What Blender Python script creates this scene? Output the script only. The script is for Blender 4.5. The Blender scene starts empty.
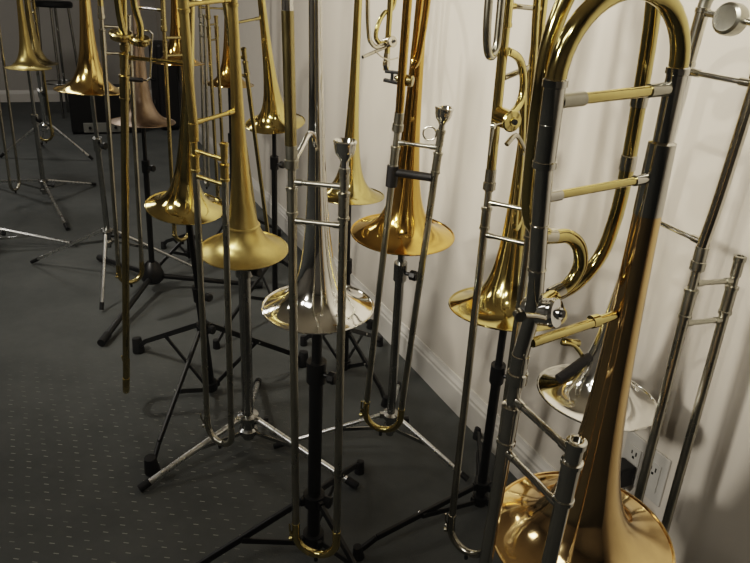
import bpy, bmesh, math, random
from mathutils import Vector, Matrix
PI = math.pi
random.seed(4)
SC = bpy.context.scene
COL = SC.collection

# ------------------------------------------------------------------ materials
def nodes_of(name):
    m = bpy.data.materials.new(name); m.use_nodes = True
    nt = m.node_tree; b = nt.nodes['Principled BSDF']
    return m, nt, b
def metal(name, col, rough=.16, var=.06, dirt=.18, scale=40., stretch=None, aniso=0., coat=0.):
    """metal with a procedural smudge: the noise moves roughness and tints the base a little"""
    m, nt, b = nodes_of(name)
    tc = nt.nodes.new('ShaderNodeTexCoord')
    mp = nt.nodes.new('ShaderNodeMapping'); mp.inputs['Scale'].default_value = stretch or (1, 1, .35)
    nz = nt.nodes.new('ShaderNodeTexNoise'); nz.inputs['Scale'].default_value = scale; nz.inputs['Detail'].default_value = 4
    nt.links.new(tc.outputs['Object'], mp.inputs['Vector']); nt.links.new(mp.outputs['Vector'], nz.inputs['Vector'])
    r = nt.nodes.new('ShaderNodeMapRange'); r.inputs['To Min'].default_value = max(.02, rough - var); r.inputs['To Max'].default_value = rough + var
    nt.links.new(nz.outputs['Fac'], r.inputs['Value']); nt.links.new(r.outputs['Result'], b.inputs['Roughness'])
    cr = nt.nodes.new('ShaderNodeValToRGB')
    cr.color_ramp.elements[0].position = .3; cr.color_ramp.elements[1].position = .7
    cr.color_ramp.elements[0].color = (*[c * (1 - dirt) for c in col], 1); cr.color_ramp.elements[1].color = (*col, 1)
    nt.links.new(nz.outputs['Fac'], cr.inputs['Fac']); nt.links.new(cr.outputs['Color'], b.inputs['Base Color'])
    b.inputs['Metallic'].default_value = 1
    if aniso: b.inputs['Anisotropic'].default_value = aniso
    if coat: b.inputs['Coat Weight'].default_value = coat; b.inputs['Coat Roughness'].default_value = .05
    return m
def dull(name, col, rough=.5, var=.1, scale=60., bump=0.):
    m, nt, b = nodes_of(name)
    tc = nt.nodes.new('ShaderNodeTexCoord')
    nz = nt.nodes.new('ShaderNodeTexNoise'); nz.inputs['Scale'].default_value = scale; nz.inputs['Detail'].default_value = 3
    nt.links.new(tc.outputs['Object'], nz.inputs['Vector'])
    cr = nt.nodes.new('ShaderNodeValToRGB')
    cr.color_ramp.elements[0].color = (*[c * (1 - var) for c in col], 1); cr.color_ramp.elements[1].color = (*[c * (1 + var) for c in col], 1)
    nt.links.new(nz.outputs['Fac'], cr.inputs['Fac']); nt.links.new(cr.outputs['Color'], b.inputs['Base Color'])
    b.inputs['Roughness'].default_value = rough
    if bump:
        bp = nt.nodes.new('ShaderNodeBump'); bp.inputs['Strength'].default_value = bump; bp.inputs['Distance'].default_value = .002
        nt.links.new(nz.outputs['Fac'], bp.inputs['Height']); nt.links.new(bp.outputs['Normal'], b.inputs['Normal'])
    return m
M = dict(
    brass=metal('lacquered_brass', (.73, .60, .26), .10),
    old_brass=metal('worn_brass', (.52, .43, .21), .24, .09, .3),
    satin=metal('satin_brass', (.62, .49, .20), .32, .05, .12, 25., (3, 3, .2), .5),
    gold=metal('gold_brass', (.82, .54, .17), .10),
    bell_brass=metal('warm_brass', (.80, .58, .23), .13),
    rose=metal('rose_brass', (.85, .61, .31), .10),
    copper=metal('dull_copper', (.40, .31, .24), .40, .08, .3),
    silver=metal('silver_plate', (.93, .92, .88), .08, .04, .1),
    tarnish=metal('tarnished_silver', (.74, .70, .60), .13, .05, .2),
    nickel=metal('nickel_silver', (.58, .55, .46), .20, .06, .3),
    dark_nickel=metal('dark_nickel', (.54, .52, .44), .29, .07, .25),
    chrome=metal('chrome', (.80, .80, .78), .10, .04, .1),
    bright_chrome=metal('brushed_chrome', (.86, .86, .84), .28, .05, .1),
    tube_chrome=metal('worn_chrome', (.66, .64, .58), .09, .04, .12),
    grey_chrome=metal('dull_chrome', (.46, .46, .44), .25, .06, .2),
    black=dull('black_powder_coat', (.008, .008, .008), .42, .2),
    rubber=dull('black_rubber', (.010, .010, .010), .7, .3),
    felt=dull('dark_felt', (.02, .02, .022), .95, .3, 200.),
    wrap=dull('black_leather', (.012, .011, .011), .55, .3, 300., .3),
    white_plastic=dull('white_plastic', (.50, .48, .44), .35, .03),
    grey_panel=dull('pale_grey_panel', (.22, .22, .20), .5, .1),
)
def carpet_material():
    m, nt, b = nodes_of('carpet_painted_glints')
    N, L = nt.nodes, nt.links
    tc = N.new('ShaderNodeTexCoord')
    mp = N.new('ShaderNodeMapping'); mp.inputs['Rotation'].default_value = (0, 0, math.radians(4))
    L.new(tc.outputs['Object'], mp.inputs['Vector'])
    sp = N.new('ShaderNodeSeparateXYZ'); L.new(mp.outputs['Vector'], sp.inputs['Vector'])
    def mth(op, a, b_=None, c=None):
        n = N.new('ShaderNodeMath'); n.operation = op
        for i, v in enumerate((a, b_, c)):
            if v is None: continue
            if isinstance(v, (int, float)): n.inputs[i].default_value = v
            else: L.new(v, n.inputs[i])
        return n.outputs[0]
    def hsh(v, k): return mth('FRACT', mth('MULTIPLY', mth('SINE', mth('MULTIPLY', v, k)), 437.585))
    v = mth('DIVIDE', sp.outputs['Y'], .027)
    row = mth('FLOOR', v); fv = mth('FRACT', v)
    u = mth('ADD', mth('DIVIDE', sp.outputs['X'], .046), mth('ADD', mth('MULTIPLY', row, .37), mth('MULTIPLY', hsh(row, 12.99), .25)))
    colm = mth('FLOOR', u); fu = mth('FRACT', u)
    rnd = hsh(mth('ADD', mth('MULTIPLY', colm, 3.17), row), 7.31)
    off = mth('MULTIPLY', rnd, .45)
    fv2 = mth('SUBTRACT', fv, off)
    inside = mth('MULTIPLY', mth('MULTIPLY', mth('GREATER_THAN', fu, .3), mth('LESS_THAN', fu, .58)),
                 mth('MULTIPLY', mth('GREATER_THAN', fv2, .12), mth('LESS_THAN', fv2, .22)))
    inside = mth('MULTIPLY', inside, mth('MULTIPLY_ADD', rnd, .6, .3))  # dashes are glints off raised floor bumps, painted into the base colour
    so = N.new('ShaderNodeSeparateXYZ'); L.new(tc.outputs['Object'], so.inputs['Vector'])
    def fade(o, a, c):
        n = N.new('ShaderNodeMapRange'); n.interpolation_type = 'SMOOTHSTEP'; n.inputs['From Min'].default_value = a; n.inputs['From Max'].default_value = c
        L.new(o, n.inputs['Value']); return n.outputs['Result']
    inside = mth('MULTIPLY', inside, mth('MULTIPLY', fade(so.outputs['X'], -.08, -.42), fade(so.outputs['Y'], 2.15, 1.5)))  # painted glints fade out to the right and with distance
    nz = N.new('ShaderNodeTexNoise'); nz.inputs['Scale'].default_value = 3.; nz.inputs['Detail'].default_value = 8; nz.inputs['Roughness'].default_value = .7
    L.new(tc.outputs['Object'], nz.inputs['Vector'])
    fine = N.new('ShaderNodeTexNoise'); fine.inputs['Scale'].default_value = 320.; fine.inputs['Detail'].default_value = 2
    L.new(tc.outputs['Object'], fine.inputs['Vector'])
    cr = N.new('ShaderNodeValToRGB')
    cr.color_ramp.elements[0].position = .3; cr.color_ramp.elements[0].color = (.076, .080, .078, 1)
    cr.color_ramp.elements[1].position = .75; cr.color_ramp.elements[1].color = (.112, .116, .112, 1)
    L.new(nz.outputs['Fac'], cr.inputs['Fac'])
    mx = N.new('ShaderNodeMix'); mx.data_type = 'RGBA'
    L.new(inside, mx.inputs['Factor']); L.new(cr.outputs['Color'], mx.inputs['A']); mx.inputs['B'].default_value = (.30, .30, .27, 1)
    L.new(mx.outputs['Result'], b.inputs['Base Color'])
    bp = N.new('ShaderNodeBump'); bp.inputs['Strength'].default_value = .35; bp.inputs['Distance'].default_value = .003
    L.new(fine.outputs['Fac'], bp.inputs['Height']); L.new(bp.outputs['Normal'], b.inputs['Normal'])
    b.inputs['Roughness'].default_value = .9; b.inputs['Specular IOR Level'].default_value = .15
    return m
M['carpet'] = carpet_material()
M['wall_paint'] = dull('cream_wall_paint', (.60, .55, .48), .6, .03, 6., .04)
M['back_paint'] = dull('grey_wall_paint', (.40, .38, .35), .6, .03, 6.)
M['trim_paint'] = dull('white_trim_paint', (.60, .57, .52), .4, .03, 10.)
M['ceiling_paint'] = dull('ceiling_paint', (.55, .52, .46), .8, .03, 10.)

# ------------------------------------------------------------------ mesh helpers
def V(*a): return Vector(a[0] if len(a) == 1 else a)
def smooth(pts, n=6, closed=False):
    """Catmull-Rom through the points"""
    P = [V(p) for p in pts]; out = []
    for i in range(len(P) - 1):
        p0 = P[max(i - 1, 0)]; p1 = P[i]; p2 = P[i + 1]; p3 = P[min(i + 2, len(P) - 1)]
        for k in range(n):
            t = k / n
            out.append(.5 * ((2 * p1) + (p2 - p0) * t + (2 * p0 - 5 * p1 + 4 * p2 - p3) * t * t + (3 * p1 - p0 - 3 * p2 + p3) * t ** 3))
    out.append(P[-1]); return out
def arc_u(a, b, top, n=14):
    """half circle from a to b bulging along the unit vector top"""
    a, b, top = V(a), V(b), V(top); c = (a + b) / 2; r = (a - b).length / 2; u = (a - c).normalized()
    return [c + u * (r * math.cos(PI * k / n)) + top * (r * math.sin(PI * k / n)) for k in range(n + 1)]
class MB:
    def __init__(s): s.bm = bmesh.new()
    def tube(s, pts, r, seg=14, cap=True):
        P = [V(p) for p in pts]
        Q = [P[0]]
        for p in P[1:]:
            if (p - Q[-1]).length > 1e-5: Q.append(p)
        P = Q; n = len(P)
        rad = r if isinstance(r, (list, tuple)) else [r] * n
        t0 = (P[1] - P[0]).normalized()
        ref = Vector((1, 0, 0)) if abs(t0.x) < .8 else Vector((0, 1, 0))
        u = t0.cross(ref).normalized(); rings = []
        for i in range(n):
            if i == 0: t = t0
            elif i == n - 1: t = (P[-1] - P[-2]).normalized()
            else: t = ((P[i] - P[i - 1]).normalized() + (P[i + 1] - P[i]).normalized()).normalized()
            u = (u - t * u.dot(t)).normalized(); w = t.cross(u)
            rings.append([s.bm.verts.new(P[i] + (u * math.cos(2 * PI * k / seg) + w * math.sin(2 * PI * k / seg)) * rad[i]) for k in range(seg)])
        for a, b in zip(rings, rings[1:]):
            for k in range(seg): s.bm.faces.new((a[k], a[(k + 1) % seg], b[(k + 1) % seg], b[k])).smooth = True
        if cap:
            s.bm.faces.new(list(reversed(rings[0]))); s.bm.faces.new(rings[-1])
        return s
    def lathe(s, prof, seg=40, org=(0, 0, 0), axis=(0, 0, 1), closed=False):
        """prof: (radius, height) pairs turned about the axis through org"""
        o = V(org); z = V(axis).normalized()
        ref = Vector((1, 0, 0)) if abs(z.x) < .8 else Vector((0, 1, 0))
        x = (ref - z * ref.dot(z)).normalized(); y = z.cross(x); rings = []
        for r, h in prof:
            if r < 1e-6: rings.append([s.bm.verts.new(o + z * h)])
            else: rings.append([s.bm.verts.new(o + z * h + (x * math.cos(2 * PI * k / seg) + y * math.sin(2 * PI * k / seg)) * r) for k in range(seg)])
        pairs = list(zip(rings, rings[1:])) + ([(rings[-1], rings[0])] if closed else [])
        for a, b in pairs:
            for k in range(seg):
                k2 = (k + 1) % seg
                if len(a) == 1 and len(b) == 1: continue
                if len(a) == 1: f = (a[0], b[k2], b[k])
                elif len(b) == 1: f = (a[k], a[k2], b[0])
                else: f = (a[k], a[k2], b[k2], b[k])
                s.bm.faces.new(f).smooth = True
        return s
    def ring(s, c, axis, R, r, seg=36, sub=8):
        return s.lathe([(R + r * math.cos(2 * PI * k / sub), r * math.sin(2 * PI * k / sub)) for k in range(sub)], seg, c, axis, True)
    def box(s, c, size, rot=None, bevel=0.):
        r = bmesh.ops.create_cube(s.bm, size=1)
        mat = Matrix.Translation(V(c)) @ (rot.to_4x4() if rot else Matrix()) @ Matrix.Diagonal((*size, 1))
        bmesh.ops.transform(s.bm, matrix=mat, verts=r['verts'])
        if bevel:
            es = {e for v in r['verts'] for e in v.link_edges}
            bmesh.ops.bevel(s.bm, geom=list(es), offset=bevel, segments=2, affect='EDGES', profile=.5)
        return s
    def bar(s, a, b, w, h, up=(0, 0, 1), bevel=.001):
        """flat bar of section w x h from a to b"""
        a, b = V(a), V(b); d = b - a; y = d.normalized(); x = y.cross(V(up)).normalized(); z = x.cross(y)
        rot = Matrix((x, y, z)).transposed()
        return s.box((a + b) / 2, (w, d.length, h), rot, bevel)
    def build(s, name, mat, parent=None, label=None):
        bmesh.ops.recalc_face_normals(s.bm, faces=s.bm.faces)
        for e in s.bm.edges:
            if len(e.link_faces) == 2 and e.calc_face_angle(0) > .62: e.smooth = False
        me = bpy.data.meshes.new(name); s.bm.to_mesh(me); s.bm.free()
        me.materials.append(mat)
        o = bpy.data.objects.new(name, me); COL.objects.link(o)
        if parent is not None: o.parent = parent
        if label: o['label'] = label
        return o
def tag(o, label, cat, group=None):
    o['label'] = label; o['category'] = cat
    if group: o['group'] = group
    return o
def empty(name, mat):
    o = bpy.data.objects.new(name, None); COL.objects.link(o); o.matrix_world = mat; o.empty_display_size = .05
    return o
def struct(name, mb, mat):
    o = mb.build(name, mat); o['kind'] = 'structure'; return o

# ------------------------------------------------------------------ camera
TH, RO, FPX = math.radians(23.0), math.radians(3.4), 680.0
fwd = Vector((0, math.cos(TH), -math.sin(TH))); up0 = Vector((0, math.sin(TH), math.cos(TH))); r0 = Vector((1, 0, 0))
cR = r0 * math.cos(RO) + up0 * math.sin(RO); cU = up0 * math.cos(RO) - r0 * math.sin(RO)
cam = bpy.data.cameras.new('camera'); co = bpy.data.objects.new('camera', cam); COL.objects.link(co)
mw = Matrix((cR, cU, -fwd)).transposed().to_4x4(); mw.translation = (0, 0, 1.22); co.matrix_world = mw
cam.sensor_fit = 'HORIZONTAL'; cam.sensor_width = 36; cam.lens = FPX / 750 * 36; cam.clip_start = .02
SC.camera = co

# ------------------------------------------------------------------ room
U_ = Vector((-.4315, .9021, 0)).normalized(); NR = Vector((-U_.y, U_.x, 0))      # along the right wall, and its inward normal
P0 = Vector((.105, 2.243, 0)); CORNER = P0 + U_ * 5.93
HC = 2.7
def wall_box(mb, a, b, n, z0, z1, th):
    """slab behind the line a-b; n points into the room"""
    vs = [mb.bm.verts.new(Vector((p.x, p.y, z)) - n * t) for t in (0, th) for p in (a, b) for z in (z0, z1)]
    f = lambda *i: mb.bm.faces.new([vs[k] for k in i])
    f(0, 1, 3, 2); f(4, 6, 7, 5); f(0, 4, 5, 1); f(2, 3, 7, 6); f(1, 5, 7, 3); f(0, 2, 6, 4)
RW0 = CORNER; RW1 = CORNER - U_ * 11.0
BW1 = CORNER + NR * 6.5
LW1 = BW1 - U_ * 11.0
for nm, a, b, n, mt in (('wall_right', RW0 + U_ * .1, RW1 - U_ * .1, NR, 'wall_paint'), ('wall_back', RW0, BW1, -U_, 'back_paint'),
                        ('wall_left', BW1 + U_ * .1, LW1 - U_ * .1, -NR, 'back_paint'), ('wall_front', RW1, LW1, U_, 'back_paint')):
    mb = MB(); wall_box(mb, a, b, n, 0, HC, .1); struct(nm, mb, M[mt])
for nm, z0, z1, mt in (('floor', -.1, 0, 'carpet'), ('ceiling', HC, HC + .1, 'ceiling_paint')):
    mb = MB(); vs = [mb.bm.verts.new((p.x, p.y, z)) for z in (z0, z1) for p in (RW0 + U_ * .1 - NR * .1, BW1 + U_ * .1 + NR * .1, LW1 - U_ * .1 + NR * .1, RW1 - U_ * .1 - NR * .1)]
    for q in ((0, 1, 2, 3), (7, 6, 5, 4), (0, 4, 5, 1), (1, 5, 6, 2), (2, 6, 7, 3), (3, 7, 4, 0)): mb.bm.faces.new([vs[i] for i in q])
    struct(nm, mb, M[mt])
BP = [(0, 0), (.016, 0), (.016, .080), (.0125, .086), (.0125, .094), (.007, .104), (.004, .116), (0, .116)]
def baseboard(nm, a, b, n):
    mb = MB(); ra = [mb.bm.verts.new(a + n * t + Vector((0, 0, z))) for t, z in BP]; rb = [mb.bm.verts.new(b + n * t + Vector((0, 0, z))) for t, z in BP]
    k = len(BP)
    for i in range(k): mb.bm.faces.new((ra[i], ra[(i + 1) % k], rb[(i + 1) % k], rb[i]))
    mb.bm.faces.new(ra); mb.bm.faces.new(rb[::-1]); struct(nm, mb, M['trim_paint'])
baseboard('baseboard_right', RW0, RW1, NR)
baseboard('baseboard_back', RW0 + NR * .017, BW1, -U_)
# wall outlet low on the right wall, with a black plug pushed in
oc = Vector((.612, 1.183, .315)) + U_ * .022
rootw = empty('wall_outlet', Matrix.Translation(oc) @ Matrix((U_, NR, Vector((0, 0, 1)))).transposed().to_4x4())
tag(rootw, 'white wall outlet plate low on the right wall above the baseboard', 'outlet')
MB().box((0, .003, 0), (.120, .006, .118), None, .002).build('cover_plate', M['white_plastic'], rootw)
for sx in (-.028, .028):
    r = MB().box((sx, .007, 0), (.034, .003, .068), None, .001).build('receptacle', M['white_plastic'], rootw)
    MB().box((sx - .006, .009, .018), (.003, .001, .010)).box((sx + .006, .009, .018), (.003, .001, .008)).box((sx, .009, .007), (.005, .001, .005)).build('slot', M['black'], r)
pl = empty('power_adapter', rootw.matrix_world @ Matrix.Translation((.030, .010, -.030)))
tag(pl, 'black plug adapter pushed into the wall outlet', 'plug')
MB().box((0, .024, 0), (.040, .044, .050), None, .004).build('housing', M['black'], pl)
MB().tube(smooth([(0, .030, -.024), (0, .034, -.10), (.01, .05, -.20), (.05, .06, -.29), (.12, .08, -.305), (.3, .06, -.305)], 6), .003, 8).build('cord', M['rubber'], pl)

# ------------------------------------------------------------------ trombones
POSE = {
    'A': (0.3094, 0.7505, 0.5314, -2.6529, -0.0405, -0.0788, 0.1522, 0.1006, -0.0301, 0.0099, 0.1250),
    'B': (0.4184, 1.0755, 0.5626, -1.1715, 0.0504, -0.0034, 0.1248, 0.0848, -0.0387, -0.0310, 0.1080),
    'C': (0.2766, 1.2842, 0.6347, -2.1824, -0.0173, 0.0409, 0.1373, 0.0864, -0.0217, 0.0037, 0.1200),
    'D': (0.0574, 1.5040, 0.7078, -1.8095, 0.0059, -0.0818, 0.1332, 0.0865, -0.0174, 0.0346, 0.1200),
    'F': (-0.1081, 1.1999, 0.6512, -1.7672, -0.0251, -0.0433, 0.1344, 0.0862, -0.0136, 0.0087, 0.1080),
    'G': (-0.3283, 1.5707, 0.6189, -2.1173, 0.0018, -0.1093, 0.1341, 0.0852, -0.0238, 0.0181, 0.1080),
    'H': (-0.5191, 1.7423, 0.6648, -2.8217, 0.1179, -0.1442, 0.1447, 0.0850, -0.0166, -0.0003, 0.1020),
    'I': (-0.3900, 2.4529, 0.7720, -2.4500, -0.0765, -0.1971, 0.1300, 0.0850, 0.0000, 0.0000, 0.1060),
    'J': (-0.9061, 2.5655, 0.7250, -0.4878, 0.0167, 0.0055, 0.1300, 0.0850, -0.0045, -0.0046, 0.1175),
    'N': (-0.8837, 2.9852, 0.9009, -0.1439, 0.0059, 0.0006, 0.1358, 0.0851, -0.0207, -0.0082, 0.1080),
    'P': (-2.1166, 4.2381, 0.7134, 1.7771, -0.0089, -0.0039, 0.1300, 0.0850, 0.0000, 0.0000, 0.1250),
    'O': (-0.7719, 3.4331, 0.7653, -2.6658, 0.0106, 0.0028, 0.1300, 0.0850, -0.0060, 0.0013, 0.1200),
    'K': (-0.9999, 2.3534, 0.8623, -0.8337, 0.0332, 0.0131, 0.1328, 0.0858, -0.0056, -0.0064, 0.1150),
    'L': (-1.8894, 3.6941, 0.7537, 3.0532, 0.0063, 0.0045, 0.1300, 0.0850, -0.0104, -0.0069, 0.1110),
    'E': (-0.0956, 2.0354, 0.6414, 0.8181, 0.0058, 0.0006, 0.1300, 0.0850, -0.0011, 0.0012, 0.1080),
}

def pose(k):
    px, py, pz, yaw, lx, ly = POSE[k][:6]
    z = Vector((lx, ly, 1)).normalized(); v = Vector((0, 0, 1)).cross(z)
    K = Matrix(((0, -v.z, v.y), (v.z, 0, -v.x), (-v.y, v.x, 0)))
    R = Matrix.Identity(3) + K + (K @ K) * (1 / (1 + z.z))
    m = (R @ Matrix.Rotation(yaw, 3, 'Z')).to_4x4(); m.translation = (px, py, pz)
    return m
def flare(R, z, g=.70, z0=.02, rmin=.0102): return max(R * ((z + z0) / z0) ** -g, rmin)
ZS = [.0, .0015, .004, .008, .013, .02, .03, .042, .057, .075, .097, .125, .16, .2, .25, .31, .38, .45]
def trombone(k, label, bell, tubes, slide, g=.70, zt=.60, zb1=.28, zb2=.22, zrec=.315, mouth=True, zbow=-.49, ro=.0074, rt=.0085,
             body_only=False, braces=(.345, .575), garland=None, bow=None, brace_mat=None, neck=None, barrel=None, ztop2=None, rn=1.32, top_mat=None, jog=((0, .42),)):
    top_mat = top_mat or slide
    b, s, sx, sy, R = POSE[k][6:11]
    root = empty('trombone', pose(k)); tag(root, label, 'trombone', 'trombones on floor stands')
    bow = bow or slide; brace_mat = brace_mat or tubes; neck = neck or tubes; barrel = barrel or slide
    S = lambda x, y, z: Vector((x + sx * (z - .3), y + sy * (z - .3), z))
    zl = zt - .075
    # bell: thin shell of revolution, flare to stem
    out = [(flare(R, z, g), z) for z in ZS if z < zl - .03] + [(flare(R, zl, g), zl)]
    inn = [(max(r - .0011, .004), z + .0004) for r, z in out if z < .26]
    mb = MB(); mb.lathe(out[::-1] + inn + [(inn[-1][0] - .003, inn[-1][1])], 64); mb.build('bell', M[bell], root)
    MB().ring((0, 0, .0006), (0, 0, 1), R, .0019, 64, 8).build('bell_rim', M[bell], root)
    if garland: MB().lathe([(flare(R, garland + .004, g), garland + .004), (flare(R, garland + .002, g) + .0028, garland + .002), (flare(R, garland - .002, g) + .0028, garland - .002), (flare(R, garland - .004, g), garland - .004)], 64).build('bell_garland', M[bell], root)
    # tuning slide: two legs and the bow, with ferrules
    rb = flare(R, zl, g)
    MB().tube(arc_u((0, 0, zt), (b, 0, zt), (0, 0, 1), 20), rt * 1.08, 18).build('tuning_bow', M[bow], root)
    for x in (0, b): MB().tube([(x, 0, zl), (x, 0, zt)], rt * 1.14, 18).build('tuning_slide_leg', M[neck], root)
    for x in (0, b):
        for z in (zl, zt): MB().lathe([(rt * 1.10, z - .004), (rt * 1.30, z - .003), (rt * 1.30, z + .003), (rt * 1.10, z + .004)], 20, (x, 0, 0), closed=True).build('ferrule', M[neck], root)
    # gooseneck down to the slide receiver
    MB().tube(smooth([(b, 0, zl + .002)] + [(b - j_, 0, z_) for j_, z_ in jog] + [S(b, 0, zb1 + .06), S(b, 0, zb1 + .03)], 6), rt, 16).build('gooseneck', M[tubes], root)
    for i, z in enumerate(braces):
        d = MB().tube([(flare(R, z, g) * .9, 0, z), (b - rt * .9, 0, z)], .0045, 12)
        o = d.build('bell_brace', M[brace_mat], root)
        for x0, x1 in ((flare(R, z, g) * .95, flare(R, z, g) + .016), (b - rt - .016, b - rt * .95)): MB().tube([(x0, 0, z), (x1, 0, z)], .0058, 14).build('flange', M[neck], o)
    # slide receiver
    ax = (S(0, 0, 1) - S(0, 0, 0)).normalized()
    zr = zb1 + (.030 if not body_only else .05)
    MB().lathe([(rt * .9, .030), (rt * 1.12, .029), (rt * 1.12, .007), (rt * rn, .006), (rt * rn, -.007), (rt * 1.1, -.008), (rt * .9, -.010)], 22, S(b, 0, zr), ax).build('slide_receiver', M[top_mat], root)
    if body_only: return root
    ri = ro * .86
    for y, top in ((0, zr - .005), (s, (ztop2 or zrec))):
        MB().tube([S(b, y, top), S(b, y, zb2 - .02)], ri, 14).build('inner_slide_tube', M[top_mat], root)
        MB().tube([S(b, y, zb2 + .012), S(b, y, zbow + s / 2)], ro, 14).build('outer_slide_tube', M[slide], root)
        c0, c1 = zb1 - .012, zb2 + .012
        MB().lathe([(ri * .9, c0 - .3 + .004), (ro * 1.34, c0 - .3 + .003), (ro * 1.34, c0 - .3 - .002), (ro * 1.17, c0 - .3 - .003), (ro * 1.17, c1 - .3 + .004), (ro * 1.32, c1 - .3 + .003), (ro * 1.32, c1 - .3 - .002), (ro * .9, c1 - .3 - .003)], 20, S(b, y, .3), ax).build('cork_barrel', M[barrel], root)
    for z in (zb1, zb2):
        o = MB().tube([S(b, ro * .6, z), S(b, s - ro * .6, z)], .0042, 12).build('slide_brace', M[top_mat], root)
        for y0, y1 in ((ro * .8, ro + .010), (s - ro - .010, s - ro * .8)): MB().tube([S(b, y0, z), S(b, y1, z)], .0054, 12).build('flange', M[top_mat], o)
    dn = -ax
    MB().tube([S(b, 0, zbow + s / 2 + .03)] + arc_u(S(b, 0, zbow + s / 2), S(b, s, zbow + s / 2), dn, 16) + [S(b, s, zbow + s / 2 + .03)], ro * 1.12, 14).build('slide_bow', M[bow], root)
    wk = S(b, 0, zbow + s * .30)
    MB().tube([wk + Vector((.004, -.006, .02)), wk + Vector((.010, -.009, .035)), wk + Vector((.013, -.008, .055))], .002, 8).tube([wk + Vector((.002, -.012, .018)), wk + Vector((.002, .002, .018))], .0035, 10).lathe([(0, -.004), (.005, -.004), (.005, .003), (0, .003)], 14, wk + Vector((.003, -.010, .006)), (.3, -1, -.4)).build('water_key', M[bow], root)
    MB().lathe([(0, -.011), (.004, -.010), (.0045, 0), (0, .002)], 14, S(b, s / 2, zbow - ro - .001), ax).build('slide_bumper', M['rubber'], root)
    # mouthpiece receiver, and a mouthpiece where one is fitted
    MB().lathe([(ri * .9, -.030), (ri * 1.22, -.029), (ri * 1.22, -.005), (ri * 1.42, -.004), (ri * 1.42, .003), (ri * 1.1, .004), (ri * .8, .004), (ri * .8, -.02)], 20, S(b, s, zrec), ax).build('mouthpiece_receiver', M[top_mat], root)
    if mouth:
        MB().lathe([(.0062, -.006), (.0066, .004), (.0058, .012), (.0085, .018), (.0145, .026), (.0165, .034), (.0168, .040), (.0180, .042), (.0184, .045), (.0165, .047), (.0140, .046), (.0110, .037), (.004, .024), (0, .022)], 28, S(b, s, zrec), ax).build('mouthpiece', M['silver'], root)
    return root
def rotor(root, c, axis, r, h, mat='tarnish'):
    """rotary valve: casing, cap with its spindle screw"""
    o = MB().lathe([(0, -h / 2), (r * .8, -h / 2), (r, -h / 2 + .003), (r, h / 2 - .003), (r * .85, h / 2), (0, h / 2)], 28, c, axis).build('valve_casing', M[mat], root)
    MB().lathe([(0, -.001), (r * 1.08, -.001), (r * 1.12, .002), (r * 1.0, .005), (r * .45, .006), (r * .42, .009), (0, .009)], 28, V(c) + V(axis).normalized() * (h / 2), axis).build('valve_cap', M[mat], o)
    MB().lathe([(0, 0), (r * .28, 0), (r * .28, .003), (0, .003)], 14, V(c) + V(axis).normalized() * (h / 2 + .009), axis).build('spindle_screw', M['black'], o)
    return o

# A: big bass trombone in the front
tA = trombone('A', 'large bass trombone with rose brass bell nearest the camera, open mouthpiece receiver', 'rose', 'tube_chrome', 'tube_chrome', g=.66, zt=.637, zb1=.289, zb2=.215,
              zrec=.303, mouth=False, zbow=-.44, ro=.0086, rt=.0088, braces=(.528,), bow='brass', neck='tube_chrome', brace_mat='brass', rn=1.34, jog=((.004, .50), (.008, .45), (.010, .40)))
bA = POSE['A'][6]
o = MB().tube([(.012, 0, .620), (bA - .010, 0, .620)], .0055, 14).build('tuning_slide_brace', M['brass'], tA)
for x0, x1 in ((.010, .034), (bA - .036, bA - .009)): MB().tube([(x0, 0, .620), (x1, 0, .620)], .0068, 14).build('flange', M['dark_nickel'], o)
MB().lathe([(.0100, .567)] + [(flare(.125, z, .66) * 1.035, z) for z in (.565, .545, .525, .505, .487)] + [(flare(.125, .487, .66) * .98, .486)], 40).build('bell_sleeve', M['tube_chrome'], tA)
for z, j_ in ((.60, 0), (.50, .004), (.45, .008)): MB().ring((bA - j_, 0, z), (0, 0, 1), .0088, .0013, 24, 8).build('ferrule', M['tarnish'], tA)
rotor(tA, (.134, .000, .398), (-.45, 1, .28), .0150, .034, 'chrome')
MB().tube(smooth([(.130, -.016, .382), (.085, -.045, .377), (.043, -.045, .388), (.012, -.045, .416), (-.001, -.045, .455), (-.006, -.045, .51), (-.005, -.045, .60), (-.001, -.045, .68),
                  (.012, -.042, .722), (.042, -.038, .748), (.078, -.034, .752), (.108, -.031, .733), (.128, -.030, .700), (.139, -.030, .665), (.142, -.030, .62), (.142, -.030, .56), (.139, -.030, .505), (.126, -.030, .480),
                  (.102, -.030, .467), (.080, -.030, .463), (.062, -.030, .448), (.055, -.030, .423), (.066, -.030, .402), (.090, -.028, .393), (.128, -.012, .396)], 6), .0080, 14).build('attachment_tubing', M['brass'], tA)
for p, d in (((.084, -.030, .3945), (-.9, 0, .25)), ((.108, -.030, .4685), (-1, 0, -.15)), ((-.005, -.045, .60), (0, 0, 1)), ((-.006, -.045, .53), (0, 0, 1))): MB().lathe([(.0078, -.009), (.0090, -.008), (.0090, .008), (.0078, .009)], 16, p, d, True).build('attachment_ferrule', M['tarnish'], tA)
o = MB().tube([(.142, .006, .364), (.020, 0, .364)], .0056, 14).build('valve_brace', M['brass'], tA)
MB().lathe([(.005, -.006), (.0078, -.005), (.0078, .005), (.005, .006)], 18, (.049, 0, .364), (-1, 0, 0)).build('collar', M['brass'], o)
o = MB().tube(smooth([(.104, .010, .356), (.088, .014, .350), (.074, .016, .332), (.070, .016, .322)], 5), .0024, 10).build('thumb_lever', M['brass'], tA)
MB().tube([(.100, .008, .355), (.080, .012, .350)], .0042, 10).build('lever_hinge', M['brass'], o)
MB().tube(smooth([(.066, .018, .331), (.072, .019, .330), (.094, .022, .324), (.112, .023, .318)], 5), [.003] + [.0055] * 4 + [.0060] * 11, 12).build('lever_pad', M['wrap'], o)
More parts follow.
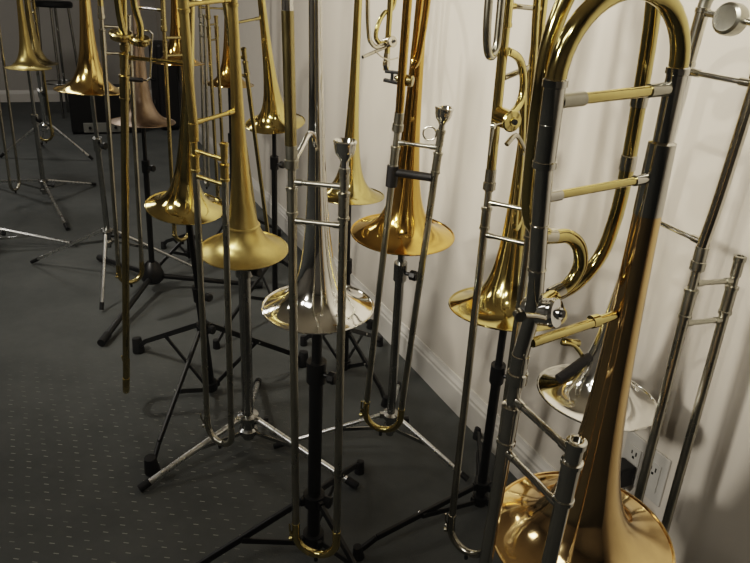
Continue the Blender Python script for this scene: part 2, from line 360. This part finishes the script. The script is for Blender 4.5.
o = MB().tube([(.140, .02, .402), (.160, .024, .412), (.178, .022, .416)], .0030, 10).build('valve_linkage', M['tarnish'], tA)
MB().lathe([(0, -.004), (.006, -.004), (.006, .004), (0, .004)], 14, (.178, .022, .416), (.3, 1, 0)).build('ball_joint', M['tarnish'], o)

# B: silver trombone with the counterweight, by the right wall
tB = trombone('B', 'silver trombone with round counterweight, close to the wall, its bell behind the large bass', 'silver', 'tarnish', 'dark_nickel', zb1=.281, zb2=.214,
              zrec=.318, mouth=False, zbow=-.47, ro=.0078, zt=.66, braces=(.575, .346), brace_mat='silver')
o = MB().tube([(.008, 0, .657), (POSE['B'][6] - .008, 0, .648)], .0050, 14).build('counterweight_bar', M['silver'], tB)
MB().lathe([(0, -.013), (.017, -.013), (.021, -.010), (.022, -.006), (.022, .006), (.021, .010), (.017, .013), (.012, .0125), (0, .0125)], 36, (.057, -.004, .652), (.13, -1, .05)).build('counterweight', M['dark_nickel'], o)

# C: brass trombone with a valve, left of the large bass
tC = trombone('C', 'yellow brass trombone with small rotary valve, bell half hidden by the large bass tubes', 'brass', 'brass', 'nickel', zb1=.248, zb2=.188,
              zrec=.30, mouth=False, zbow=-.505, ro=.0074, zt=.62, braces=(.575,), brace_mat='nickel')
bC = POSE['C'][6]
MB().tube([(bC - .004, .004, .462), (.012, .004, .480)], .0052, 12).build('valve_brace', M['nickel'], tC)
MB().tube(smooth([(.203, 0, .70), (.203, 0, .58), (.199, 0, .53), (.189, 0, .502), (.175, 0, .497), (.162, 0, .510), (.160, 0, .55), (.162, 0, .70)], 6), .0066, 12).build('attachment_crook', M['nickel'], tC)
MB().tube(smooth([(.150, .016, .505), (.118, .020, .495), (.096, .020, .475), (.085, .020, .447), (.092, .020, .420), (.118, .020, .405), (.140, .016, .400)], 6), .0068, 12).build('attachment_tubing', M['brass'], tC)
MB().tube(smooth([(.070, .020, .72), (.068, .020, .58), (.060, .022, .49), (.044, .022, .33), (.038, .022, .22), (.045, .022, .19), (.060, .022, .20), (.066, .022, .33), (.085, .02, .45)], 6), .0062, 12).build('main_crook', M['brass'], tC)
rotor(tC, (.148, .022, .398), (.55, 1, -.1), .0165, .036, 'brass')
MB().tube([(.160, .03, .395), (.205, .03, .392), (.212, .03, .345)], .0022, 8).lathe([(0, -.003), (.005, -.003), (.005, .003), (0, .003)], 12, (.206, .03, .392), (0, 1, 0)).build('valve_linkage', M['nickel'], tC)
MB().tube(smooth([(.128, .02, .352), (.104, .024, .366), (.080, .026, .350), (.055, .026, .326)], 5), .0045, 10).bar((.066, .026, .335), (.040, .026, .310), .016, .004, (0, 1, 0)).build('thumb_lever', M['nickel'], tC)

# D: gold brass trombone with black wrapped grip
tD = trombone('D', 'orange gold brass trombone with black wrapped slide grip, bell in front of the wall', 'gold', 'gold', 'dark_nickel', zb1=.252, zb2=.190,
              zrec=.285, mouth=True, zbow=-.462, ro=.0072, zt=.62, braces=(.575,), bow='brass', neck='gold')
bD, sD, sxD, syD = POSE['D'][6:10]
SD = lambda x, y, z: Vector((x + sxD * (z - .3), y + syD * (z - .3), z))
MB().tube([SD(bD, .008, .190), SD(bD, sD - .006, .190)], .0085, 14).tube([SD(bD, -.001, .203), SD(bD, 0, .160)], .0120, 16).build('grip_wrap', M['wrap'], tD)
MB().ring(SD(bD, sD - .022, .278), (1, 0, .1), .0130, .0016, 28, 8).build('finger_ring', M['nickel'], tD)
MB().tube(smooth([(.080, .028, .70), (.080, .026, .52), (.080, .020, .425), (.076, .012, .395), (.066, .006, .398), (.062, .006, .44), (.060, .010, .56), (.060, .012, .70)], 6), .0068, 12).build('attachment_tubing', M['gold'], tD)
rotor(tD, (.125, .008, .372), (-.1, -1, .1), .0110, .026, 'old_brass')
MB().bar((.13, -.008, .385), (.13, -.034, .385), .010, .005).bar((.13, -.008, .366), (.13, -.036, .369), .010, .006).tube([(.13, -.030, .385), (.13, -.036, .396)], .0035, 8).bar((.13, -.020, .364), (.13, -.020, .388), .008, .005, (0, 1, 0)).build('thumb_lever', M['black'], tD)

# F: silver bell in the middle
tF = trombone('F', 'silver bell trombone with gold neck and silver mouthpiece, in the middle of the row', 'silver', 'silver', 'dark_nickel', zb1=.291, zb2=.226,
              zrec=.318, mouth=True, zbow=-.499, ro=.0074, neck='old_brass', bow='brass', braces=(.60,), zt=.72)
bF = POSE['F'][6]
MB().tube([(bF, 0, .545), (bF, 0, .35)], .0092, 16).build('neck_sleeve', M['old_brass'], tF)
MB().tube(smooth([(bF - .006, .004, .325), (.100, .006, .338), (.060, .006, .352), (.030, .004, .340), (.012, 0, .322)], 6), .0045, 12).build('hand_brace', M['silver'], tF)

# G: satin brass trombone
tG = trombone('G', 'satin brushed brass trombone with ring around bell throat, no mouthpiece', 'satin', 'satin', 'dark_nickel', zb1=.286, zb2=.230,
              zrec=.318, mouth=False, zbow=-.503, ro=.0074, rt=.0092, garland=.066, barrel='satin', top_mat='satin', zt=.64, rn=1.1)

# H: brass trombone, slide seen edge-on
tH = trombone('H', 'polished brass trombone behind the satin one, gold slide seen edge-on with wire lever', 'brass', 'brass', 'old_brass', zb1=.375, zb2=.300,
              zrec=.41, mouth=False, zbow=-.585, ro=.0088, zt=.62, braces=(.382, .60), barrel='old_brass')
bH = POSE['H'][6]
MB().tube(smooth([(bH + .012, .02, .52), (bH + .006, .02, .47), (bH - .004, .02, .435), (bH - .03, .02, .425), (bH - .036, .02, .46), (bH - .022, .02, .52), (bH - .02, .02, .66)], 6), .0075, 12).build('attachment_tubing', M['brass'], tH)
rotor(tH, (bH + .006, .01, .430), (0, .1, 1), .024, .012, 'old_brass')
rotor(tH, (bH - .036, .014, .424), (0, .1, 1), .020, .012, 'old_brass')
o = MB().tube([(.118, .02, .452), (.090, .02, .452), (.083, .02, .446), (.088, .02, .345), (.095, .02, .338), (.108, .02, .338)], .0022, 8).build('wire_lever', M['chrome'], tH)
MB().tube([(.104, .02, .338), (.152, .02, .338)], .0052, 12).build('lever_pad', M['wrap'], o)

# I: brass trombone close to the wall
tI = trombone('I', 'polished yellow brass trombone near the wall behind the satin one', 'brass', 'old_brass', 'old_brass', zb1=.27, zb2=.21, zrec=.30, mouth=False, zbow=-.46, braces=(.36, .60), zt=.72)
# J: dull copper
tJ = trombone('J', 'dull copper bell trombone behind the polished one with the wire lever', 'copper', 'old_brass', 'old_brass', zb1=.31, zb2=.25, zrec=.34, mouth=False, zbow=-.45, braces=(.40,), brace_mat='chrome')
# K: brass, left
tK = trombone('K', 'bright brass trombone above the black amplifier, slide passing before its bell', 'bell_brass', 'brass', 'nickel', zb1=.215, zb2=.135, zrec=.25, mouth=False, zbow=-.665, ro=.0080, braces=(.30, .575), bow='old_brass')
# L: satin brass, far left
tL = trombone('L', 'satin brass trombone at the far left with chrome tripod below', 'satin', 'satin', 'nickel', zb1=.30, zb2=.24, zrec=.33, mouth=False, zbow=-.66, braces=(.36, .575))
tP = trombone('P', 'dark bell trombone mostly hidden behind the far left satin one', 'old_brass', 'old_brass', 'old_brass', mouth=False, zbow=-.49)
tN = trombone('N', 'orange brass trombone far back, bell showing between the tubes before it', 'gold', 'old_brass', 'old_brass', zb1=.16, zb2=.10, zrec=.19, mouth=False, zbow=-.60, braces=(.25, .5))
tO = trombone('O', 'orange brass trombone against the wall, bell hidden by the satin one', 'gold', 'old_brass', 'dark_nickel', mouth=False, zbow=-.49)
# E: bell section only
tE = trombone('E', 'brass trombone bell section without slide, just behind the silver one', 'brass', 'brass', 'tarnish', zb1=.335, zb2=.28, body_only=True, zt=.72, braces=(.60,))
bE = POSE['E'][6]
MB().tube([(.028, 0, .405), (.141, 0, .438)], .0050, 12).build('valve_brace', M['nickel'], tE)
MB().tube(smooth([(.036, 0, .72), (.037, 0, .56), (.049, 0, .465), (.062, 0, .443), (.081, 0, .433), (.110, 0, .438)], 6), .0064, 12).build('attachment_crook', M['tarnish'], tE)
MB().tube(smooth([(.160, 0, .70), (.150, .004, .551), (.118, .010, .525), (.096, .010, .495), (.088, .010, .460), (.105, .006, .442), (.128, 0, .448)], 6), .0066, 12).build('attachment_tubing', M['brass'], tE)
rotor(tE, (.128, -.006, .446), (-.2, -1, .2), .0150, .034, 'tarnish')
MB().tube(smooth([(.075, -.006, .420), (.10, -.012, .404), (.125, -.016, .398), (.165, -.012, .402)], 5), .0022, 8).build('valve_linkage', M['tarnish'], tE)

# ------------------------------------------------------------------ stands
def stand(k, label, base, feet, style, mat, zh=.13, rp=.011, zc=None, knob=True, top=None, legs_r=.0085, zl=.035, foot=1., group='trombone floor stands'):
    R = POSE[k][10] if k else .108
    base = Vector((base[0], base[1], 0)); root = empty('trombone_stand', Matrix.Translation(base)); tag(root, label, 'stand', group)
    Tm = pose(k) if k else Matrix.Translation(Vector(top)); W = lambda p: Tm @ V(p) - base
    axis = Tm.to_3x3() @ Vector((0, 0, 1))
    m = M[mat]; tip = W((0, 0, .035)); lowp = Vector((0, 0, .012 if style == 'fold' else max(zh - .05, .02)))
    d = tip - lowp; P = lambda z: lowp + d * ((z - lowp.z) / d.z)
    zc = zc or .55 * tip.z
    MB().tube([lowp, P(zc + .02)], rp, 16).build('pole', m, root)
    MB().tube([P(zc - .02), tip], rp * .72, 14).build('upper_pole', m, root)
    c = MB().tube([P(zc - .022), P(zc + .026)], rp * 1.42, 18).build('height_clutch', M['black'] if 'chrome' not in mat else m, root)
    if knob:
        a = P(zc); side = Vector((.85, -.5, 0)).normalized()
        MB().tube([a + side * rp, a + side * (rp + .016)], .005, 10).lathe([(0, 0), (.010, 0), (.013, .003), (.013, .016), (.010, .019), (0, .019)], 8, a + side * (rp + .016), side).build('clutch_knob', M['black'], c)
    # cradle inside the bell: a collar, three arms and their pads
    rz = flare(R, .016) * .82
    cr = MB()
    cr.tube([W((0, 0, -.012)), W((0, 0, .020))], rp * 1.3, 16)
    pads = []
    for q in range(3):
        a = 2 * PI * q / 3 + .5; e = (math.cos(a), math.sin(a))
        cr.tube([W((e[0] * rp, e[1] * rp, -.004)), W((e[0] * rz * .8, e[1] * rz * .8, .004)), W((e[0] * rz, e[1] * rz, .010))], .004, 8); pads.append(W((e[0] * rz, e[1] * rz, .010)))
    c = cr.build('bell_cradle', m, root)
    for p in pads: MB().lathe([(0, -.006), (.005, -.005), (.006, 0), (.005, .005), (0, .006)], 12, p, axis).build('pad', M['felt'], c)
    if style == 'fold':
        for z, nm in ((zh, 'upper_hub'), (zl, 'lower_hub')):
            h = MB().tube([P(z - .014), P(z + .014)], rp * 1.7, 18)
            for f in feet:
                e = (Vector((f[0], f[1], 0)) - base).normalized(); h.box(P(z) + e * (rp * 1.9), (.012, .012, .020), Matrix.Rotation(math.atan2(e.y, e.x), 3, 'Z'), .002)
            h.build(nm, m, root)
        if knob: MB().lathe([(0, 0), (.011, 0), (.013, .004), (.013, .018), (0, .020)], 8, P(zh) + Vector((rp * 1.5, -.006, 0)), (1, -.4, 0)).build('leg_knob', M['black'], root)
        for f in feet:
            F = Vector((f[0], f[1], 0)) - base; e = F.normalized(); n = Vector((-e.y, e.x, 0))
            a = P(zh) + e * (rp * 2.3); t = Vector((F.x, F.y, .020)); kn = a.lerp(t, .86) + Vector((0, 0, .012))
            lg = MB().bar(a, kn, .009, .016, (0, 0, 1), .002).bar(kn, t, .009, .015, (0, 0, 1), .002).build('leg', m, root)
            b_ = P(zl) + e * (rp * 2.3); mid = a.lerp(kn, .56)
            MB().bar(b_ + n * .007, mid + n * .007, .005, .013, (0, 0, 1), .001).build('leg_brace', m, root)
            MB().lathe([(r_ * foot, z_ * foot) for r_, z_ in ((0, 0), (.013, 0), (.014, .004), (.012, .020), (.010, .036), (0, .038))], 16, (F.x, F.y, 0), (e.x * .15, e.y * .15, 1)).build('rubber_foot', M['rubber'], lg)
            MB().lathe([(0, -.002), (.004, -.002), (.004, .002), (0, .002)], 10, mid - n * .0065, n).build('rivet', M['chrome'], lg)
    elif style == 'tube':
        h = MB().lathe([(rp, -.035), (rp * 1.7, -.032), (rp * 1.7, -.018), (rp * 1.15, -.012), (rp * 1.15, .012), (rp * 1.9, .018), (rp * 1.9, .032), (rp, .036)], 20, P(zh), d.normalized())
        for f in feet:
            e = (Vector((f[0], f[1], 0)) - base).normalized(); h.box(P(zh + .024) + e * (rp * 1.9), (.022, .014, .016), Matrix.Rotation(math.atan2(e.y, e.x), 3, 'Z'), .002)
        h.build('hub', m, root)
        side = Vector((1, .25, 0)).normalized()
        MB().tube([P(zh) + side * rp, P(zh) + side * (rp + .03)], .005, 10).lathe([(0, 0), (.009, 0), (.011, .003), (.011, .015), (0, .018)], 8, P(zh) + side * (rp + .026), side).build('wing_knob', M['black'], root)
        for f in feet:
            F = Vector((f[0], f[1], 0)) - base; e = F.normalized()
            a = P(zh + .024) + e * (rp * 2.4); t = Vector((F.x, F.y, .011)); en = a.lerp(t, .91)
            lg = MB().tube([a - e * .01, a, en], legs_r, 14).build('leg', M['bright_chrome'], root)
            MB().tube([a.lerp(t, .90), t], [legs_r * 1.3, legs_r * 1.25], 14).build('rubber_tip', M['rubber'], lg)
            n = Vector((-e.y, e.x, 0))
            MB().bar(P(zh - .026) + e * rp * 1.4, a.lerp(t, .38) - Vector((0, 0, .008)), .004, .011, (0, 0, 1), .001).build('leg_strut', m, root)
    else:   # cast base: cone hub with straight round legs
        MB().lathe([(0, zh - .055), (.030, zh - .055), (.046, zh - .038), (.046, zh - .014), (.034, zh + .022), (rp * 1.6, zh + .040), (0, zh + .040)], 24).build('hub', m, root)
        for f in feet:
            F = Vector((f[0], f[1], 0)) - base; e = F.normalized()
            lg = MB().tube([e * .02 + Vector((0, 0, zh - .025)), Vector((F.x, F.y, .016))], .0105, 14).build('leg', m, root)
            t = Vector((F.x, F.y, .0165)); MB().tube([t - e * .045 + Vector((0, 0, .006)), t + e * .01], .0145, 14).build('rubber_foot', M['rubber'], lg)
    return root
stand('A', 'black folding stand under the large bass trombone, out of frame below', (.33, .80), [(.06, .86), (.46, .54), (.28, 1.08)], 'fold', 'black')
stand('B', 'black folding stand below the silver trombone by the wall outlet', (.43, 1.07), [(.36, 1.23), (.55, 1.16), (.50, .88)], 'fold', 'black', zh=.10)
stand('C', 'black folding stand by the right baseboard, pole beside the long gold slide', (.305, 1.41), [(.000, 1.215), (.335, 1.71), (.47, 1.29)], 'fold', 'black', zh=.088, rp=.0115, zc=.45)
stand('D', 'chrome tripod stand under the orange gold brass trombone', (.068, 1.64), [(-.26, 1.60), (.285, 1.505), (.10, 1.98)], 'tube', 'grey_chrome', zh=.10, rp=.0115, zc=.60, legs_r=.0065)
stand('F', 'black folding stand with thick pole under the silver bell trombone', (-.108, 1.225), [(-.39, 1.09), (-.012, 1.52), (.10, .945)], 'fold', 'black', zh=.163, rp=.0145, zc=.50, zl=.046)
stand('G', 'chrome tripod stand with fat grey pole under the satin brass trombone', (-.335, 1.61), [(-.575, 1.39), (-.015, 1.45), (-.368, 1.945)], 'tube', 'grey_chrome', zh=.080, rp=.0155, zc=.57, legs_r=.0085)
stand('H', 'black folding stand with tall hub under the polished brass trombone', (-.505, 1.87), [(-.822, 2.107), (-.24, 2.08), (-.567, 1.472)], 'fold', 'black', zh=.262, rp=.012, foot=1.5)
stand('I', 'black folding stand with clutch knob along the wall behind the silver bell', (-.41, 2.56), [(-.01, 2.40), (-.56, 2.17), (-.58, 2.82)], 'fold', 'black', zh=.22, rp=.011, zc=.62)
stand('J', 'black round base stand with cone hub under the dull copper bell', (-.935, 2.62), [(-.962, 2.135), (-.50, 2.72), (-1.28, 2.92)], 'cast', 'black', zh=.10, rp=.011, zc=.55)
stand('K', 'dull chrome tripod stand with long legs left of the edge-on gold slide', (-1.09, 2.58), [(-1.56, 2.84), (-.80, 2.86), (-1.07, 2.40)], 'tube', 'grey_chrome', zh=.26, rp=.0105, zc=.66, legs_r=.0065)
stand('L', 'dull chrome tripod stand under the far left satin trombone', (-1.93, 3.76), [(-1.60, 3.30), (-1.80, 4.15), (-2.45, 4.05)], 'tube', 'grey_chrome', zh=.10, rp=.0135, zc=.48, legs_r=.0075)
stand('P', 'chrome tripod stand behind the far left satin trombone', (-2.38, 4.78), [(-2.69, 4.70), (-2.07, 4.78), (-2.62, 5.16)], 'tube', 'chrome', zh=.24, rp=.012, zc=.50, legs_r=.008)
stand('E', 'black folding stand under the bell section without slide', (-.085, 2.05), [(.055, 1.86), (-.25, 2.23), (.03, 2.26)], 'fold', 'black', zh=.16, rp=.010, zc=.40, knob=False)
stand('N', 'black folding stand in the far corner under the orange bell', (-.885, 3.0), [(-1.05, 3.13), (-.67, 2.98), (-.98, 2.80)], 'fold', 'black', zh=.12, rp=.010, zc=.5)
stand('O', 'black folding stand against the wall behind the satin trombone', (-.772, 3.44), [(-.96, 3.62), (-.53, 3.42), (-.82, 3.22)], 'fold', 'black', zh=.12, rp=.010, zc=.5)
stand(None, 'chrome tripod stand cut off by the left picture edge', (-1.80, 3.0), [(-1.46, 3.09), (-1.76, 2.70), (-2.12, 3.18)], 'tube', 'chrome', zh=.075, rp=.011, zc=.45, top=(-1.99, 3.0, .80), legs_r=.0075)

# ------------------------------------------------------------------ things standing at the back wall
amp = empty('amplifier', Matrix.Translation((-2.38, 5.85, 0)) @ Matrix.Rotation(math.radians(25), 4, 'Z'))
tag(amp, 'black amplifier with pale grey strip on the floor under the bright brass bell', 'amplifier')
MB().box((0, 0, .19), (.56, .30, .36), None, .012).build('cabinet', M['black'], amp)
MB().box((-.04, -.153, .055), (.30, .012, .080), None, .003).build('control_strip', M['grey_panel'], amp)
for x in (-.14, .06): MB().lathe([(0, 0), (.012, 0), (.012, .008), (0, .008)], 14, (x, -.160, .055), (0, -1, 0)).build('knob', M['black'], amp)
for x in (-.22, .22):
    for y in (-.11, .11): MB().lathe([(0, 0), (.02, 0), (.018, .012), (0, .012)], 14, (x, y, 0)).build('foot', M['rubber'], amp)
st = empty('stool', Matrix.Translation((-2.99, 6.42, 0)))
tag(st, 'tall stool with dark round seat and grey legs by the back wall', 'stool')
MB().lathe([(0, 0), (.155, 0), (.165, .012), (.165, .040), (.150, .052), (0, .055)], 36, (0, 0, .945)).build('seat', M['black'], st)
for a in (.3, 1.87, 3.44, 5.01):
    e = Vector((math.cos(a), math.sin(a), 0)); MB().tube([e * .125 + Vector((0, 0, .95)), e * .17 + Vector((0, 0, .0))], .012, 12).build('leg', M['grey_chrome'], st)
MB().ring((0, 0, .30), (0, 0, 1), .156, .007, 36, 8).build('foot_ring', M['grey_chrome'], st)
gb = empty('instrument_case', Matrix.Translation((-1.95, 6.15, 0)) @ Matrix.Rotation(math.radians(-60), 4, 'Z'))
tag(gb, 'black instrument case standing upright in the far corner', 'case')
MB().box((0, 0, .37), (.34, .18, .72), None, .03).build('shell', M['wrap'], gb)
MB().tube(smooth([(-.06, -.095, .42), (-.055, -.12, .42), (.055, -.12, .42), (.06, -.095, .42)], 5), .008, 10).build('handle', M['rubber'], gb)
for z in (.22, .55): MB().box((0, -.094, z), (.03, .010, .045), None, .003).build('latch', M['grey_chrome'], gb)

# ------------------------------------------------------------------ lights
def spot(nm, loc, aim, energy, size, blend=1., radius=.04, col=(1, .86, .66)):
    l = bpy.data.lights.new(nm, 'SPOT'); l.energy = energy; l.spot_size = math.radians(size); l.spot_blend = blend; l.shadow_soft_size = radius; l.color = col
    o = bpy.data.objects.new(nm, l); COL.objects.link(o); o.location = loc
    o.rotation_euler = (Vector(aim) - Vector(loc)).to_track_quat('-Z', 'Y').to_euler(); return o
WARM = (1, .94, .84)
spot('unseen_spot', (-1.9, -.6, 1.95), (.75, 1.0, 1.42), 200, 60, 1., .12, WARM)  # unseen lamp, height chosen so the bell shadow lands low on the wall
spot('unseen_spot', (-1.75, .25, 2.0), (.25, 2.05, 1.32), 150, 56, 1., .11, WARM)  # unseen, added to carry the wall light farther back
spot('added_spot', (-1.9, .95, 2.55), (-.75, 2.5, 1.0), 130, 66, 1., .10, WARM)  # added to put highlights on the left cluster of bells
spot('added_spot', (-.75, -.95, 2.55), (.75, 1.2, 1.40), 70, 50, 1., .02, WARM)  # added small source for a second set of shadows
spot('added_spot', (-.1, .1, 2.6), (.55, 1.6, 1.45), 45, 58, 1., .02, WARM)  # added small source for thin shadow streaks on the wall
spot('added_spot', (-1.2, 2.2, 2.6), (.05, 2.5, 1.3), 45, 62, 1., .02, WARM)  # added likewise, for streaks along the farther wall
def area(nm, loc, energy, sx, sy, col=(1, .96, .91)):
    l = bpy.data.lights.new(nm, 'AREA'); l.shape = 'RECTANGLE'; l.size = sx; l.size_y = sy; l.energy = energy; l.color = col
    o = bpy.data.objects.new(nm, l); COL.objects.link(o); o.location = loc; return o
area('added_fill', (-1.6, -.6, 2.68), 15, 1.2, .6)  # added overhead fill lights, raising the ambient level of the room
area('added_fill', (-3.4, 2.0, 2.68), 18, 1.2, .6)
area('added_fill', (-2.6, 4.4, 2.68), 18, 1.2, .6)
w = bpy.data.worlds.new('world'); SC.world = w; w.use_nodes = True
w.node_tree.nodes['Background'].inputs['Color'].default_value = (.02, .02, .02, 1)
SC.view_settings.view_transform = 'Filmic'
SC.view_settings.look = 'Medium High Contrast'
SC.view_settings.exposure = .25
SC.cycles.max_bounces = 8
